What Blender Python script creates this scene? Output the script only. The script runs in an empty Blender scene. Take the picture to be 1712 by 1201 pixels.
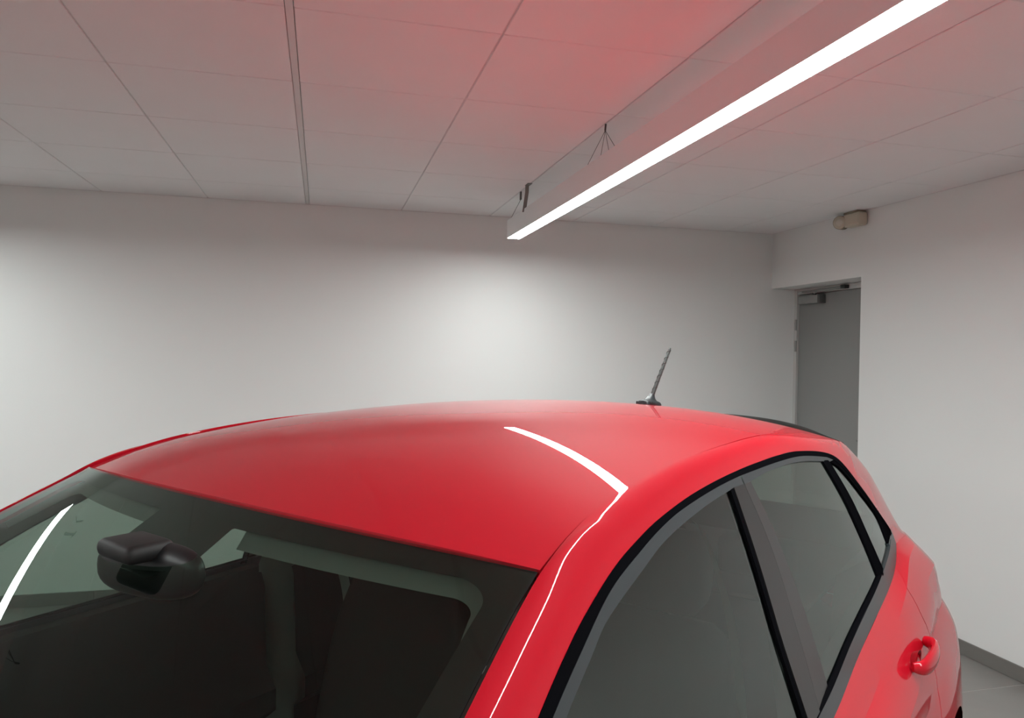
import bpy, bmesh, math
from mathutils import Vector, Matrix
C = bpy.context.scene.collection
SC = bpy.context.scene

# ------------------------------------------------------------ camera, world, exposure
YAW, PITCH, ROLL, FPX = 0.2533, -0.0085, 0.0165, 1232.3
CAMH = 1.619
fw = Vector((math.sin(YAW)*math.cos(PITCH), math.cos(YAW)*math.cos(PITCH), math.sin(PITCH)))
rt = Vector((math.cos(YAW), -math.sin(YAW), 0)); up = rt.cross(fw)
r2 = rt*math.cos(ROLL) + up*math.sin(ROLL); u2 = -rt*math.sin(ROLL) + up*math.cos(ROLL)
cd = bpy.data.cameras.new('camera'); cam = bpy.data.objects.new('camera', cd); C.objects.link(cam)
cam.matrix_world = Matrix(((r2.x, u2.x, -fw.x, 0), (r2.y, u2.y, -fw.y, 0), (r2.z, u2.z, -fw.z, CAMH), (0, 0, 0, 1)))
cd.sensor_width = 36.0; cd.lens = FPX/1712*36.0; cd.clip_start = 0.02
SC.camera = cam
W = bpy.data.worlds.new('world'); SC.world = W; W.use_nodes = True
W.node_tree.nodes['Background'].inputs[0].default_value = (0.75, 0.8, 0.85, 1)
W.node_tree.nodes['Background'].inputs[1].default_value = 0.03
SC.view_settings.view_transform = 'Standard'; SC.view_settings.look = 'None'
SC.view_settings.exposure = 0.0; SC.view_settings.gamma = 1.0
SC.view_settings.use_curve_mapping = False
LAMP_STRENGTH = 62.0

# ------------------------------------------------------------ materials
MATS = {}
def mat(name, col, rough=0.6, metal=0.0, coat=0.0, spec=0.5, bump=0.0, bscale=200.0, var=0.0, vscale=3.0, emit=None, coat_rough=0.02):
    if name in MATS: return MATS[name]
    m = bpy.data.materials.new(name); m.use_nodes = True
    n = m.node_tree.nodes; l = m.node_tree.links; b = n['Principled BSDF']
    b.inputs['Base Color'].default_value = (*col, 1); b.inputs['Roughness'].default_value = rough
    b.inputs['Metallic'].default_value = metal; b.inputs['Specular IOR Level'].default_value = spec
    b.inputs['Coat Weight'].default_value = coat; b.inputs['Coat Roughness'].default_value = coat_rough
    tc = n.new('ShaderNodeTexCoord')
    if var > 0:
        t = n.new('ShaderNodeTexNoise'); t.inputs['Scale'].default_value = vscale; t.inputs['Detail'].default_value = 4
        mx = n.new('ShaderNodeMix'); mx.data_type = 'RGBA'
        mx.inputs[6].default_value = (*[c*(1-var) for c in col], 1); mx.inputs[7].default_value = (*[min(1, c*(1+var)) for c in col], 1)
        l.new(tc.outputs['Object'], t.inputs['Vector']); l.new(t.outputs['Fac'], mx.inputs[0]); l.new(mx.outputs[2], b.inputs['Base Color'])
    if bump > 0:
        t = n.new('ShaderNodeTexNoise'); t.inputs['Scale'].default_value = bscale; t.inputs['Detail'].default_value = 3
        bp = n.new('ShaderNodeBump'); bp.inputs['Strength'].default_value = bump; bp.inputs['Distance'].default_value = 0.002
        l.new(tc.outputs['Object'], t.inputs['Vector']); l.new(t.outputs['Fac'], bp.inputs['Height']); l.new(bp.outputs[0], b.inputs['Normal'])
    if emit:
        b.inputs['Emission Color'].default_value = (*emit[:3], 1); b.inputs['Emission Strength'].default_value = emit[3]
    MATS[name] = m; return m

def glass_mat(name, tint, refl0=0.06, refl_rough=0.0):
    m = bpy.data.materials.new(name); m.use_nodes = True
    n = m.node_tree.nodes; l = m.node_tree.links; n.clear()
    out = n.new('ShaderNodeOutputMaterial'); tr = n.new('ShaderNodeBsdfTransparent'); gl = n.new('ShaderNodeBsdfGlossy')
    tr.inputs[0].default_value = (*tint, 1); gl.inputs['Roughness'].default_value = refl_rough; gl.inputs['Color'].default_value = (0.92, 1.0, 0.97, 1)
    lw = n.new('ShaderNodeLayerWeight'); lw.inputs[0].default_value = 0.5
    p = n.new('ShaderNodeMath'); p.operation = 'POWER'; p.inputs[1].default_value = 5
    q = n.new('ShaderNodeMath'); q.operation = 'MULTIPLY_ADD'; q.inputs[1].default_value = 1-refl0; q.inputs[2].default_value = refl0
    mx = n.new('ShaderNodeMixShader')
    l.new(lw.outputs['Facing'], p.inputs[0]); l.new(p.outputs[0], q.inputs[0]); l.new(q.outputs[0], mx.inputs[0])
    l.new(tr.outputs[0], mx.inputs[1]); l.new(gl.outputs[0], mx.inputs[2]); l.new(mx.outputs[0], out.inputs[0])
    return m

M_WALL = mat('wall_paint', (0.83, 0.84, 0.83), 0.75, bump=0.15, bscale=350, var=0.012, vscale=1.5, spec=0.25)
M_TILE = mat('ceiling_tile_mineral', (0.86, 0.855, 0.86), 0.9, bump=0.3, bscale=500, var=0.015, vscale=5, spec=0.2)
M_GRID = mat('ceiling_grid_metal', (0.70, 0.69, 0.685), 0.5)
M_GAP = mat('ceiling_void', (0.22, 0.21, 0.21), 0.9)
M_FLOOR = mat('floor_tile', (0.25, 0.24, 0.225), 0.3, var=0.10, vscale=6, bump=0.05, bscale=60)
M_GROUT = mat('grout', (0.55, 0.54, 0.52), 0.8)
M_SKIRT = mat('skirting_tile', (0.18, 0.172, 0.16), 0.35, var=0.1, vscale=8)
M_DOOR = mat('door_grey', (0.30, 0.305, 0.295), 0.45, bump=0.05)
M_FRAME = mat('door_frame_grey', (0.56, 0.555, 0.54), 0.45)
M_CLOSER = mat('door_closer_metal', (0.30, 0.30, 0.29), 0.4, metal=0.2)
M_BLACKM = mat('black_metal', (0.012, 0.012, 0.012), 0.4)
M_LAMP = mat('lamp_housing_white', (0.88, 0.875, 0.875), 0.5)
M_DIFF = mat('lamp_diffuser', (0.9, 0.9, 0.9), 0.5, emit=(0.945, 1.0, 0.985, LAMP_STRENGTH))
M_STEEL = mat('cable_steel', (0.12, 0.115, 0.115), 0.4, metal=0.6)
M_BRKT = mat('bracket_steel', (0.22, 0.215, 0.205), 0.5, metal=0.3)
M_BEIGE = mat('aged_beige_plastic', (0.56, 0.50, 0.40), 0.5)
M_BEIGE2 = mat('aged_beige_dark', (0.30, 0.25, 0.18), 0.5)
M_LENS = mat('detector_lens', (0.62, 0.58, 0.50), 0.25)
M_RED = mat('car_paint_red', (0.52, 0.005, 0.018), 0.55, coat=0.8, spec=0.05, coat_rough=0.012)
M_REDIN = mat('door_shut_red', (0.22, 0.004, 0.006), 0.5)
M_SEAL = mat('rubber_seal_black', (0.004, 0.004, 0.005), 0.85, spec=0.0)
M_TRIM = mat('window_trim_satin_black', (0.030, 0.036, 0.040), 0.35, bump=0.05, bscale=900)
M_BPIL = mat('pillar_black_film', (0.017, 0.0155, 0.0155), 0.32)
M_FRIT = mat('windscreen_frit', (0.006, 0.005, 0.005), 0.6)
M_GLOSSB = mat('gloss_black', (0.008, 0.008, 0.008), 0.12, coat=1.0)
M_LINER = mat('headliner_grey', (0.36, 0.37, 0.35), 0.9, bump=0.2, bscale=800)
M_LIP = mat('headliner_lip_grey', (0.14, 0.143, 0.136), 0.9)
M_CABIN = mat('cabin_plastic_dark', (0.024, 0.022, 0.021), 0.75, spec=0.2)
M_SEAT = mat('seat_cloth', (0.030, 0.029, 0.028), 0.9, spec=0.1, bump=0.4, bscale=900)
M_SEATE = mat('seat_edge_cloth', (0.045, 0.046, 0.045), 0.85, spec=0.1, bump=0.4, bscale=900)
M_TYRE = mat('tyre_rubber', (0.014, 0.014, 0.014), 0.75)
M_ALLOY = mat('alloy_wheel', (0.45, 0.46, 0.47), 0.3, metal=0.9)
M_HEAD = mat('headlamp_clear', (0.35, 0.37, 0.4), 0.1, metal=0.5, coat=1.0)
M_TAIL = mat('tail_lamp_red', (0.30, 0.006, 0.006), 0.12, coat=1.0)
M_MAST = mat('aerial_mast', (0.040, 0.042, 0.040), 0.7, spec=0.3)
M_ANT = mat('aerial_rubber', (0.016, 0.022, 0.024), 0.45)
M_ANTD = mat('aerial_dark', (0.012, 0.014, 0.015), 0.5)
M_MIRR = mat('mirror_glass', (0.75, 0.77, 0.78), 0.03, metal=1.0)
M_GWIND = glass_mat('windscreen_glass', (0.58, 0.70, 0.62), 0.028)
M_GSIDE = glass_mat('side_glass', (0.40, 0.48, 0.44), 0.105)

# ------------------------------------------------------------ mesh helpers
def link(name, me, m=None, parent=None):
    o = bpy.data.objects.new(name, me); C.objects.link(o)
    if m and me is not None and len(me.materials) == 0: me.materials.append(m)
    if parent: o.parent = parent
    return o
def empty(name, loc=(0, 0, 0), rz=0.0, parent=None):
    o = bpy.data.objects.new(name, None); C.objects.link(o); o.location = loc; o.rotation_euler = (0, 0, rz)
    o.empty_display_size = 0.1
    if parent: o.parent = parent
    return o
def tag(o, label=None, cat=None, group=None, kind=None):
    if label: o['label'] = label
    if cat: o['category'] = cat
    if group: o['group'] = group
    if kind: o['kind'] = kind
    return o
def from_bm(name, bm, m, parent=None, smooth=False, angle=40):
    bmesh.ops.recalc_face_normals(bm, faces=bm.faces[:])
    me = bpy.data.meshes.new(name); bm.to_mesh(me); bm.free()
    if smooth:
        for p in me.polygons: p.use_smooth = True
        try: me.set_sharp_from_angle(angle=math.radians(angle))
        except Exception: pass
    return link(name, me, m, parent)
def add_box(bm, lo, hi, bev=0.0, seg=2):
    r = bmesh.ops.create_cube(bm, size=1.0)
    for v in r['verts']:
        v.co = Vector([lo[i] + (v.co[i]+0.5)*(hi[i]-lo[i]) for i in range(3)])
    if bev > 0:
        es = list({e for v in r['verts'] for e in v.link_edges})
        bmesh.ops.bevel(bm, geom=es, offset=bev, segments=seg, affect='EDGES', profile=0.5)
def box(name, lo, hi, m, parent=None, bev=0.0, seg=2):
    bm = bmesh.new(); add_box(bm, lo, hi, bev, seg)
    return from_bm(name, bm, m, parent, smooth=bev > 0 and seg > 1)
def add_tube(bm, pts, rad, seg=8, cap=True):
    pts = [Vector(p) for p in pts]; rings = []
    if not isinstance(rad, (list, tuple)): rad = [rad]*len(pts)
    for i, p in enumerate(pts):
        t = (pts[min(i+1, len(pts)-1)] - pts[max(i-1, 0)]).normalized()
        a = Vector((0, 0, 1)) if abs(t.z) < 0.9 else Vector((1, 0, 0))
        u = t.cross(a).normalized(); w = t.cross(u)
        rings.append([bm.verts.new(p + (u*math.cos(2*math.pi*k/seg) + w*math.sin(2*math.pi*k/seg))*rad[i]) for k in range(seg)])
    for a, b in zip(rings[:-1], rings[1:]):
        for k in range(seg): bm.faces.new((a[k], a[(k+1) % seg], b[(k+1) % seg], b[k]))
    if cap:
        bm.faces.new(rings[0][::-1]); bm.faces.new(rings[-1])
def tube(name, pts, rad, m, parent=None, seg=8):
    bm = bmesh.new(); add_tube(bm, pts, rad, seg); return from_bm(name, bm, m, parent, True, 60)

def pchip(keys):
    """monotone cubic through (t, v...) keys; v may be a tuple"""
    ts = [k[0] for k in keys]; vs = [tuple(k[1:]) for k in keys]; n = len(ts); dim = len(vs[0])
    ms = []
    for d in range(dim):
        h = [ts[i+1]-ts[i] for i in range(n-1)]; de = [(vs[i+1][d]-vs[i][d])/h[i] for i in range(n-1)]
        m = [0.0]*n; m[0] = de[0]; m[-1] = de[-1]
        for i in range(1, n-1):
            if de[i-1]*de[i] <= 0: m[i] = 0.0
            else:
                w1 = 2*h[i]+h[i-1]; w2 = h[i]+2*h[i-1]; m[i] = (w1+w2)/(w1/de[i-1]+w2/de[i])
        ms.append(m)
    def f(t):
        t = min(max(t, ts[0]), ts[-1]); i = 0
        while i < n-2 and t > ts[i+1]: i += 1
        h = ts[i+1]-ts[i]; s = (t-ts[i])/h
        a = (1+2*s)*(1-s)**2; b = s*(1-s)**2; c = s*s*(3-2*s); e = s*s*(s-1)
        r = [a*vs[i][d]+b*h*ms[d][i]+c*vs[i+1][d]+e*h*ms[d][i+1] for d in range(dim)]
        return r[0] if dim == 1 else tuple(r)
    return f
def spline(keys):
    """Catmull-Rom (non-uniform tangents) through (t, v...) keys"""
    ts = [k[0] for k in keys]; vs = [tuple(k[1:]) for k in keys]; n = len(ts); dim = len(vs[0])
    ms = [[(vs[min(i+1, n-1)][d]-vs[max(i-1, 0)][d])/(ts[min(i+1, n-1)]-ts[max(i-1, 0)]) for i in range(n)] for d in range(dim)]
    def f(t):
        t = min(max(t, ts[0]), ts[-1]); i = 0
        while i < n-2 and t > ts[i+1]: i += 1
        h = ts[i+1]-ts[i]; s = (t-ts[i])/h
        a = (1+2*s)*(1-s)**2; b = s*(1-s)**2; c = s*s*(3-2*s); e = s*s*(s-1)
        r = [a*vs[i][d]+b*h*ms[d][i]+c*vs[i+1][d]+e*h*ms[d][i+1] for d in range(dim)]
        return r[0] if dim == 1 else tuple(r)
    return f

# ============================================================ ROOM
D, XR, ZC = 5.132, 3.440, 2.590           # back wall, right wall, ceiling height
XL, YN = -5.72, -4.60                     # left wall, wall behind the camera
DO0, DO1, DOZ = 4.136, 5.132, 2.158       # recessed doorway in the right wall
XD = 3.665                                # door leaf plane
T = 0.16
# --- floor: 60 cm tiles on grout
fl = box('floor', (XL-T, YN-T, -0.06), (4.2, D+T, -0.0012), M_GROUT); tag(fl, kind='structure')
TS = 0.60; fx0 = 3.0780 - 0.24; fy0 = 2.910
def tile_mesh(name, sx, sy, th, bev, m):
    me = bpy.data.meshes.new(name)
    a, b = sx/2, sy/2
    v = [(-a, -b, 0), (a, -b, 0), (a, b, 0), (-a, b, 0), (-a, -b, th-bev), (a, -b, th-bev), (a, b, th-bev), (-a, b, th-bev),
         (-a+bev, -b+bev, th), (a-bev, -b+bev, th), (a-bev, b-bev, th), (-a+bev, b-bev, th)]
    f = [(3, 2, 1, 0)]
    for k in range(4):
        j = (k+1) % 4; f += [(k, j, 4+j, 4+k), (4+k, 4+j, 8+j, 8+k)]
    f.append((8, 9, 10, 11)); me.from_pydata(v, [], f); me.materials.append(m); return me
tm = {}
def cut(a0, a1, lo, hi): return max(a0, lo), min(a1, hi)
def put_tiles(parent, name, xs, ys, gx, gy, bev, th, z, m, flip=False):
    for (x0, x1) in xs:
        for (y0, y1) in ys:
            sx, sy = round(x1-x0-gx, 4), round(y1-y0-gy, 4)
            if sx < 0.02 or sy < 0.02: continue
            k = (name, sx, sy)
            if k not in tm: tm[k] = tile_mesh(name, sx, sy, th, bev, m)
            o = link(name, tm[k], None, parent); o.location = ((x0+x1)/2, (y0+y1)/2, z)
            if flip: o.rotation_euler = (math.pi, 0, 0)
def spans(o0, step, lo, hi):
    k = math.floor((lo-o0)/step); r = []
    while o0+k*step < hi-1e-4:
        a, b = cut(o0+k*step, o0+(k+1)*step, lo, hi); r.append((a, b)); k += 1
    return r
put_tiles(fl, 'floor_tile', spans(fx0, TS, XL, 3.44), spans(fy0, TS, YN, D), 0.004, 0.004, 0.0006, 0.005, -0.005, M_FLOOR)
# --- walls
w = box('wall_back', (XL-T, D, -0.05), (4.2, D+T, ZC+0.2), M_WALL); tag(w, kind='structure')
bm = bmesh.new()
add_box(bm, (XR, YN-T, -0.05), (XR+0.30, DO0, ZC+0.2)); add_box(bm, (XR, DO0, DOZ), (XR+0.30, DO1, ZC+0.2))
w = from_bm('wall_right', bm, M_WALL); tag(w, kind='structure')
w = box('wall_left', (XL-T, YN-T, -0.05), (XL, D, ZC+0.2), M_WALL); tag(w, kind='structure')
w = box('wall_front', (XL, YN-T, -0.05), (XR, YN, ZC+0.2), M_WALL); tag(w, kind='structure')
# --- ceiling: tiles and grid
ce = box('ceiling', (XL-T, YN-T, ZC+0.012), (4.2, D+T, ZC+0.08), M_GAP); tag(ce, kind='structure')
GX0, GSX, GY0, GSY = -1.350, 0.6240, 2.196, 0.6024
SPX = GX0 + GSX*2   # wide main bar sits on grid line 2
xs = []
for (a, b) in spans(GX0, GSX, XL, XR):
    if abs(b-SPX) < 1e-3: b -= 0.010
    if abs(a-SPX) < 1e-3: a += 0.010
    xs.append((a, b))
put_tiles(ce, 'ceiling_tile', xs, spans(GY0, GSY, YN, D), 0.0060, 0.0035, 0.0025, 0.013, ZC+0.013, M_TILE, flip=True)
for k in range(-8, 9):
    x = GX0 + k*GSX
    if XL < x < XR-0.05:
        wd = 0.0112 if k == 2 else 0.0022
        zz = 0.0005 if k == 2 else 0.004
        box('grid_bar', (x-wd, YN, ZC+zz), (x+wd, D, ZC+0.012), M_GRID, ce)
for k in range(-12, 6):
    y = GY0 + k*GSY
    if YN < y < D-0.02: box('cross_bar', (XL, y-0.0012, ZC+0.005), (XR, y+0.0012, ZC+0.012), M_GRID, ce)
# thin perimeter shadow angle
for nm, lo, hi in (('wall_angle', (XL, D-0.006, ZC-0.002), (XR, D, ZC+0.004)), ('wall_angle', (XR-0.006, YN, ZC-0.002), (XR, D, ZC+0.004))):
    box(nm, lo, hi, M_GRID, ce)
# --- baseboards made of tile lengths
def skirting(name, axis, fixed, a0, a1, sgn):
    root = empty(name); tag(root, kind='structure')
    for (s0, s1) in spans(fy0 if axis == 'y' else fx0, TS, a0, a1):
        s0 += 0.001; s1 -= 0.001
        if axis == 'y': lo, hi = (min(fixed, fixed+sgn*0.010), s0, 0.001), (max(fixed, fixed+sgn*0.010), s1, 0.079)
        else: lo, hi = (s0, min(fixed, fixed+sgn*0.010), 0.001), (s1, max(fixed, fixed+sgn*0.010), 0.079)
        box('skirting_tile', lo, hi, M_SKIRT, root, 0.0015, 1)
skirting('baseboard_right', 'y', XR, YN+0.01, DO0, -1)
skirting('baseboard_back', 'x', D, XL+0.01, XR, -1)
skirting('baseboard_left', 'y', XL, YN+0.01, D-0.011, 1)
skirting('baseboard_front', 'x', YN, XL+0.01, XR-0.01, 1)
# --- recessed door
dr = empty('door_1', (XD, (DO0+DO1)/2, 0)); tag(dr, kind='structure')
def inv(o, root):   # keep world coordinates under a moved/rotated parent
    o.matrix_parent_inverse = Matrix.Translation(-Vector(root.location)); return o
inv(box('door_leaf', (XD, DO0+0.04, 0.005), (XD+0.045, 5.093, 2.112), M_DOOR, dr, 0.002), dr)
bm = bmesh.new()
add_box(bm, (XD-0.018, 5.097, 0), (XD+0.05, D-0.001, DOZ)); add_box(bm, (XD-0.018, DO0+0.002, 0), (XD+0.05, DO0+0.037, DOZ))
add_box(bm, (XD-0.012, DO0+0.037, 2.116), (XD+0.05, 5.097, DOZ-0.001))
fr = inv(from_bm('door_frame', bm, M_FRAME, dr), dr)
inv(box('frame_head_lip', (XD-0.022, DO0+0.037, 2.140), (XD-0.012, 5.097, DOZ-0.002), M_FRAME, dr, 0.002), dr)
inv(box('backing', (XD+0.05, DO0, 0), (XD+0.09, D, DOZ+0.05), M_WALL, dr), dr)
for z in (1.876, 1.708, 0.95, 0.25):
    h = inv(tube('hinge', [(XD-0.021, 5.103, z-0.043), (XD-0.021, 5.103, z+0.043)], 0.009, M_CLOSER, dr, 10), dr)
    tag(h, 'grey metal hinge knuckle')
hd = inv(box('handle_plate', (XD-0.006, DO0+0.08, 0.93), (XD, DO0+0.12, 1.15), M_CLOSER, dr, 0.003), dr)
hv = tube('handle', [(XD, DO0+0.10, 1.05), (XD-0.05, DO0+0.10, 1.05), (XD-0.05, DO0+0.22, 1.05)], 0.009, M_CLOSER, dr); inv(hv, dr)
# door closer
cl = empty('door_closer', (XD, 4.90, 2.03)); tag(cl, 'grey door closer box with folding arm, at the top of the grey door', 'door closer')
inv(box('closer_body', (XD-0.058, 4.80, 2.034), (XD-0.001, 5.035, 2.096), M_CLOSER, cl, 0.006), cl)
inv(box('end_cap', (XD-0.060, 4.775, 2.032), (XD-0.001, 4.80, 2.098), mat('closer_cap', (0.10, 0.10, 0.098), 0.4), cl, 0.004), cl)
inv(tube('pivot', [(XD-0.032, 4.87, 2.094), (XD-0.032, 4.87, 2.112)], 0.014, M_BLACKM, cl, 12), cl)
inv(tube('arm', [(XD-0.032, 4.87, 2.108), (XD-0.11, 4.72, 2.116), (XD-0.05, 4.545, 2.128)], 0.0065, M_CLOSER, cl), cl)
inv(box('arm_shoe', (XD-0.062, 4.50, 2.120), (XD-0.020, 4.545, 2.146), M_BLACKM, cl, 0.004), cl)
inv(box('slide_rail', (XD-0.034, 4.52, 2.122), (XD-0.0225, 5.02, 2.136), M_CLOSER, cl, 0.002), cl)
# --- ceiling-height detector on the right wall above the door
SR = CAMH
dt = empty('wall_detector', (XR, 4.23, 2.50)); tag(dt, 'yellowed beige detector with round lens, high on the right wall under the ceiling', 'detector')
bm = bmesh.new(); add_box(bm, (XR-0.080, 4.075, 2.490), (XR-0.001, 4.235, 2.578), 0.020, 4)
inv(from_bm('body', bm, M_BEIGE, dt, True), dt)
inv(box('mounting_plate', (XR-0.072, 4.10, 2.576), (XR-0.002, 4.23, 2.589), M_BEIGE2, dt, 0.003), dt)
ax1 = Vector((-0.86, -0.46, -0.10)).normalized(); c0 = Vector((XR-0.045, 4.265, 2.532))
inv(tube('lens_barrel', [c0, c0+ax1*0.055], [0.047, 0.045], M_BEIGE2, dt, 24), dt)
inv(tube('rim', [c0+ax1*0.054, c0+ax1*0.062], [0.043, 0.036], M_BEIGE, dt, 24), dt)
inv(tube('lens', [c0+ax1*0.061, c0+ax1*0.068], [0.026, 0.020], M_LENS, dt, 20), dt)

# ============================================================ LINEAR LAMPS
LX0, LX1, LZ0, LZ1, LY1, LY0 = 1.134, 1.217, CAMH+0.728, CAMH+0.842, 4.555, -3.30
def lamp(dx, label, first):
    ox = (LX0+LX1)/2+dx; root = empty('linear_lamp', (ox, LY1, LZ1)); 
    tag(root, label, 'lamp', 'hanging strip lamps')
    P = lambda o: inv(o, root)
    a, b = LX0+dx, LX1+dx
    bm = bmesh.new(); t = 0.0022
    add_box(bm, (a, LY0, LZ0), (a+t, LY1, LZ1)); add_box(bm, (b-t, LY0, LZ0), (b, LY1, LZ1))
    add_box(bm, (a+t, LY0, LZ1-t), (b-t, LY1, LZ1))
    P(from_bm('housing', bm, M_LAMP, root))
    for y in (LY1, LY0-0.003): P(box('end_cap', (a, y, LZ0), (b, y+0.003, LZ1), M_LAMP, root))
    d = P(box('diffuser', (a+t, LY0+0.001, LZ0-0.0005), (b-t, LY1-0.001, LZ0+0.004), M_DIFF, root)); tag(d, 'glowing white diffuser strip')
    # end strap on the grid bar
    st = [(a-0.004, 4.105, ZC-0.002), (a-0.004, 4.110, ZC-0.045), (a-0.004, 4.165, LZ1-0.018)]
    bm = bmesh.new(); wv = 0.030
    ring = []
    for (x, y, z) in st: ring.append([bm.verts.new(q) for q in ((x-.004, y-.004, z), (x+0.016, y-.004, z), (x+0.016, y+.004, z), (x-.004, y+.004, z))])
    for r0, r1 in zip(ring[:-1], ring[1:]):
        for k in range(4): bm.faces.new((r0[k], r0[(k+1) % 4], r1[(k+1) % 4], r1[k]))
    bm.faces.new(ring[0]); bm.faces.new(ring[-1])
    P(from_bm('hanging_strap', bm, M_BRKT, root))
    P(box('strap_foot', (a-0.006, 4.06, ZC-0.003), (a+0.02, 4.125, ZC-0.0005), M_BRKT, root))
    P(box('cable_gripper', (a+0.010, 4.28, ZC-0.050), (a+0.018, 4.30, ZC-0.002), M_STEEL, root))
    P(tube('suspension_cable', [(a+0.014, 4.29, ZC-0.05), (a+0.010, 4.52, LZ1-0.001)], 0.0016, M_STEEL, root, 6))
    for yb in (2.917, 0.92, -1.10, -2.90):
        P(tube('cable_gripper', [(a+0.012, yb, ZC-0.001), (a+0.012, yb+0.005, ZC-0.028)], 0.0042, M_STEEL, root, 8))
        for (dy, xx) in ((0.175, a-0.001), (0.11, a+0.03), (0.05, a+0.055), (-0.02, a+0.07)):
            P(tube('suspension_cable', [(a+0.012, yb+0.005, ZC-0.027), (xx, yb+dy, LZ1-0.002)], 0.0011, M_STEEL, root, 5))
    return root
lamp(0.0, 'long white strip lamp hung above the red car, its end near the back wall', True)
lamp(-3.50, 'long strip lamp left of the picture, mirrored as a curved streak in the windscreen', False)

# ============================================================ CAR
# car coordinates: x towards the rear from the front axle, y to the car's left, z up from the floor
car = empty('hatchback_car', (-0.958, 0.641, 0.0), 0.680)
tag(car, 'glossy red five-door hatchback car parked in the white room', 'car')
def G(x, z):
    y = 0.805 - 0.35*(z-0.95) - (0.2*(z-0.95)**2 if z > 0.95 else 0.0)
    return y - 0.05*min(max((x-2.2)/0.67, 0), 2)**2 - 0.03*min(max((1.5-x)/0.9, 0), 2)**2
def side_normal(x, z):
    e = 0.004; gx = (G(x+e, z)-G(x-e, z))/(2*e); gz = (G(x, z+e)-G(x, z-e))/(2*e)
    return Vector((-gx, 1.0, -gz)).normalized()
def S(x, z, off=0.0):   # point on the side surface, off = metres proud of it
    return Vector((x, G(x, z), z)) + side_normal(x, z)*off
def cobj(name, verts, faces, m, parent=car, sides=1, smooth=True, angle=35, solid=0.0, sub=0, outward=None):
    """verts in car coords; builds one object per side (1 = left side only, 2 = both, 0 = as given)"""
    res = []
    for sgn in ((1,) if sides in (0, 1) else (1, -1)):
        me = bpy.data.meshes.new(name)
        vv = [(v[0], -v[1]*sgn, v[2]) for v in verts]
        ff = [tuple(f) if sgn == 1 else tuple(reversed(f)) for f in faces]
        me.from_pydata(vv, [], ff)
        bm = bmesh.new(); bm.from_mesh(me)
        bmesh.ops.remove_doubles(bm, verts=bm.verts[:], dist=1e-5)
        bmesh.ops.recalc_face_normals(bm, faces=bm.faces[:])
        if outward is not None:
            ctr = Vector((1.3, 0, 0.6)); s = sum(((f.calc_center_median()-ctr).dot(f.normal)*f.calc_area() for f in bm.faces))
            if (s < 0) == outward: bmesh.ops.reverse_faces(bm, faces=bm.faces[:])
        bm.to_mesh(me); bm.free()
        if smooth:
            for p in me.polygons: p.use_smooth = True
            me.set_sharp_from_angle(angle=math.radians(angle))
        o = link(name, me, m, parent)
        if solid:
            md = o.modifiers.new('thickness', 'SOLIDIFY'); md.thickness = solid; md.offset = -1
        res.append(o)
    return res
def grid_faces(nr, nc):
    return [(r*nc+c, r*nc+c+1, (r+1)*nc+c+1, (r+1)*nc+c) for r in range(nr-1) for c in range(nc-1)]
def patch(name, rows, m, **kw):
    nc = len(rows[0]); vs = [p for r in rows for p in r]
    return cobj(name, vs, grid_faces(len(rows), nc), m, **kw)
def resample(pts, n):
    """n points along a 2D/3D polyline, smoothed (centripetal-like) by arc length"""
    L = [0.0]
    for a, b in zip(pts[:-1], pts[1:]): L.append(L[-1] + math.dist(a, b))
    f = spline([(L[i], *pts[i]) for i in range(len(pts))])
    return [f(L[-1]*i/(n-1)) for i in range(n)]
def resample_lin(pts, n):
    L = [0.0]
    for a, b in zip(pts[:-1], pts[1:]): L.append(L[-1] + math.dist(a, b))
    out = []
    for i in range(n):
        t = L[-1]*i/(n-1); k = 0
        while k < len(L)-2 and t > L[k+1]: k += 1
        u = (t-L[k])/(L[k+1]-L[k]); out.append(tuple(p+(q-p)*u for p, q in zip(pts[k], pts[k+1])))
    return out
def coons(bot, top, lef, rig, nu, nv):
    """2D Coons patch; bot/top run lef->rig, lef/rig run bottom->top"""
    b = resample(bot, nu); t = resample(top, nu); l = resample(lef, nv); r = resample(rig, nv); rows = []
    for j in range(nv):
        v = j/(nv-1); row = []
        for i in range(nu):
            u = i/(nu-1)
            row.append(tuple((1-v)*b[i][k]+v*t[i][k]+(1-u)*l[j][k]+u*r[j][k]
                       - ((1-u)*(1-v)*b[0][k]+u*(1-v)*b[-1][k]+(1-u)*v*t[0][k]+u*v*t[-1][k]) for k in (0, 1)))
        rows.append(row)
    return rows
def side_coons(name, bot, top, lef, rig, nu, nv, off, m, **kw):
    rows = [[S(x, z, off) for (x, z) in r] for r in coons(bot, top, lef, rig, nu, nv)]
    return patch(name, rows, m, **kw)
def side_strip(name, A, B, m, offs=(0, 0), n=60, mid=None, edge=0.006, **kw):
    """strip between two (x,z) polylines on the side surface, with returned edges"""
    a = resample(A, n); b = resample(B, n); rows = []
    ts = [0, 0, 0.5, 1, 1]
    for j, t in enumerate(ts):
        row = []
        for p, q in zip(a, b):
            x = p[0]+(q[0]-p[0])*t; z = p[1]+(q[1]-p[1])*t
            o = offs[0]+(offs[1]-offs[0])*t
            if j in (0, 4): o -= edge
            if j == 2 and mid is not None: o = mid
            row.append(S(x, z, o))
        rows.append(row)
    return patch(name, rows, m, **kw)

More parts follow.
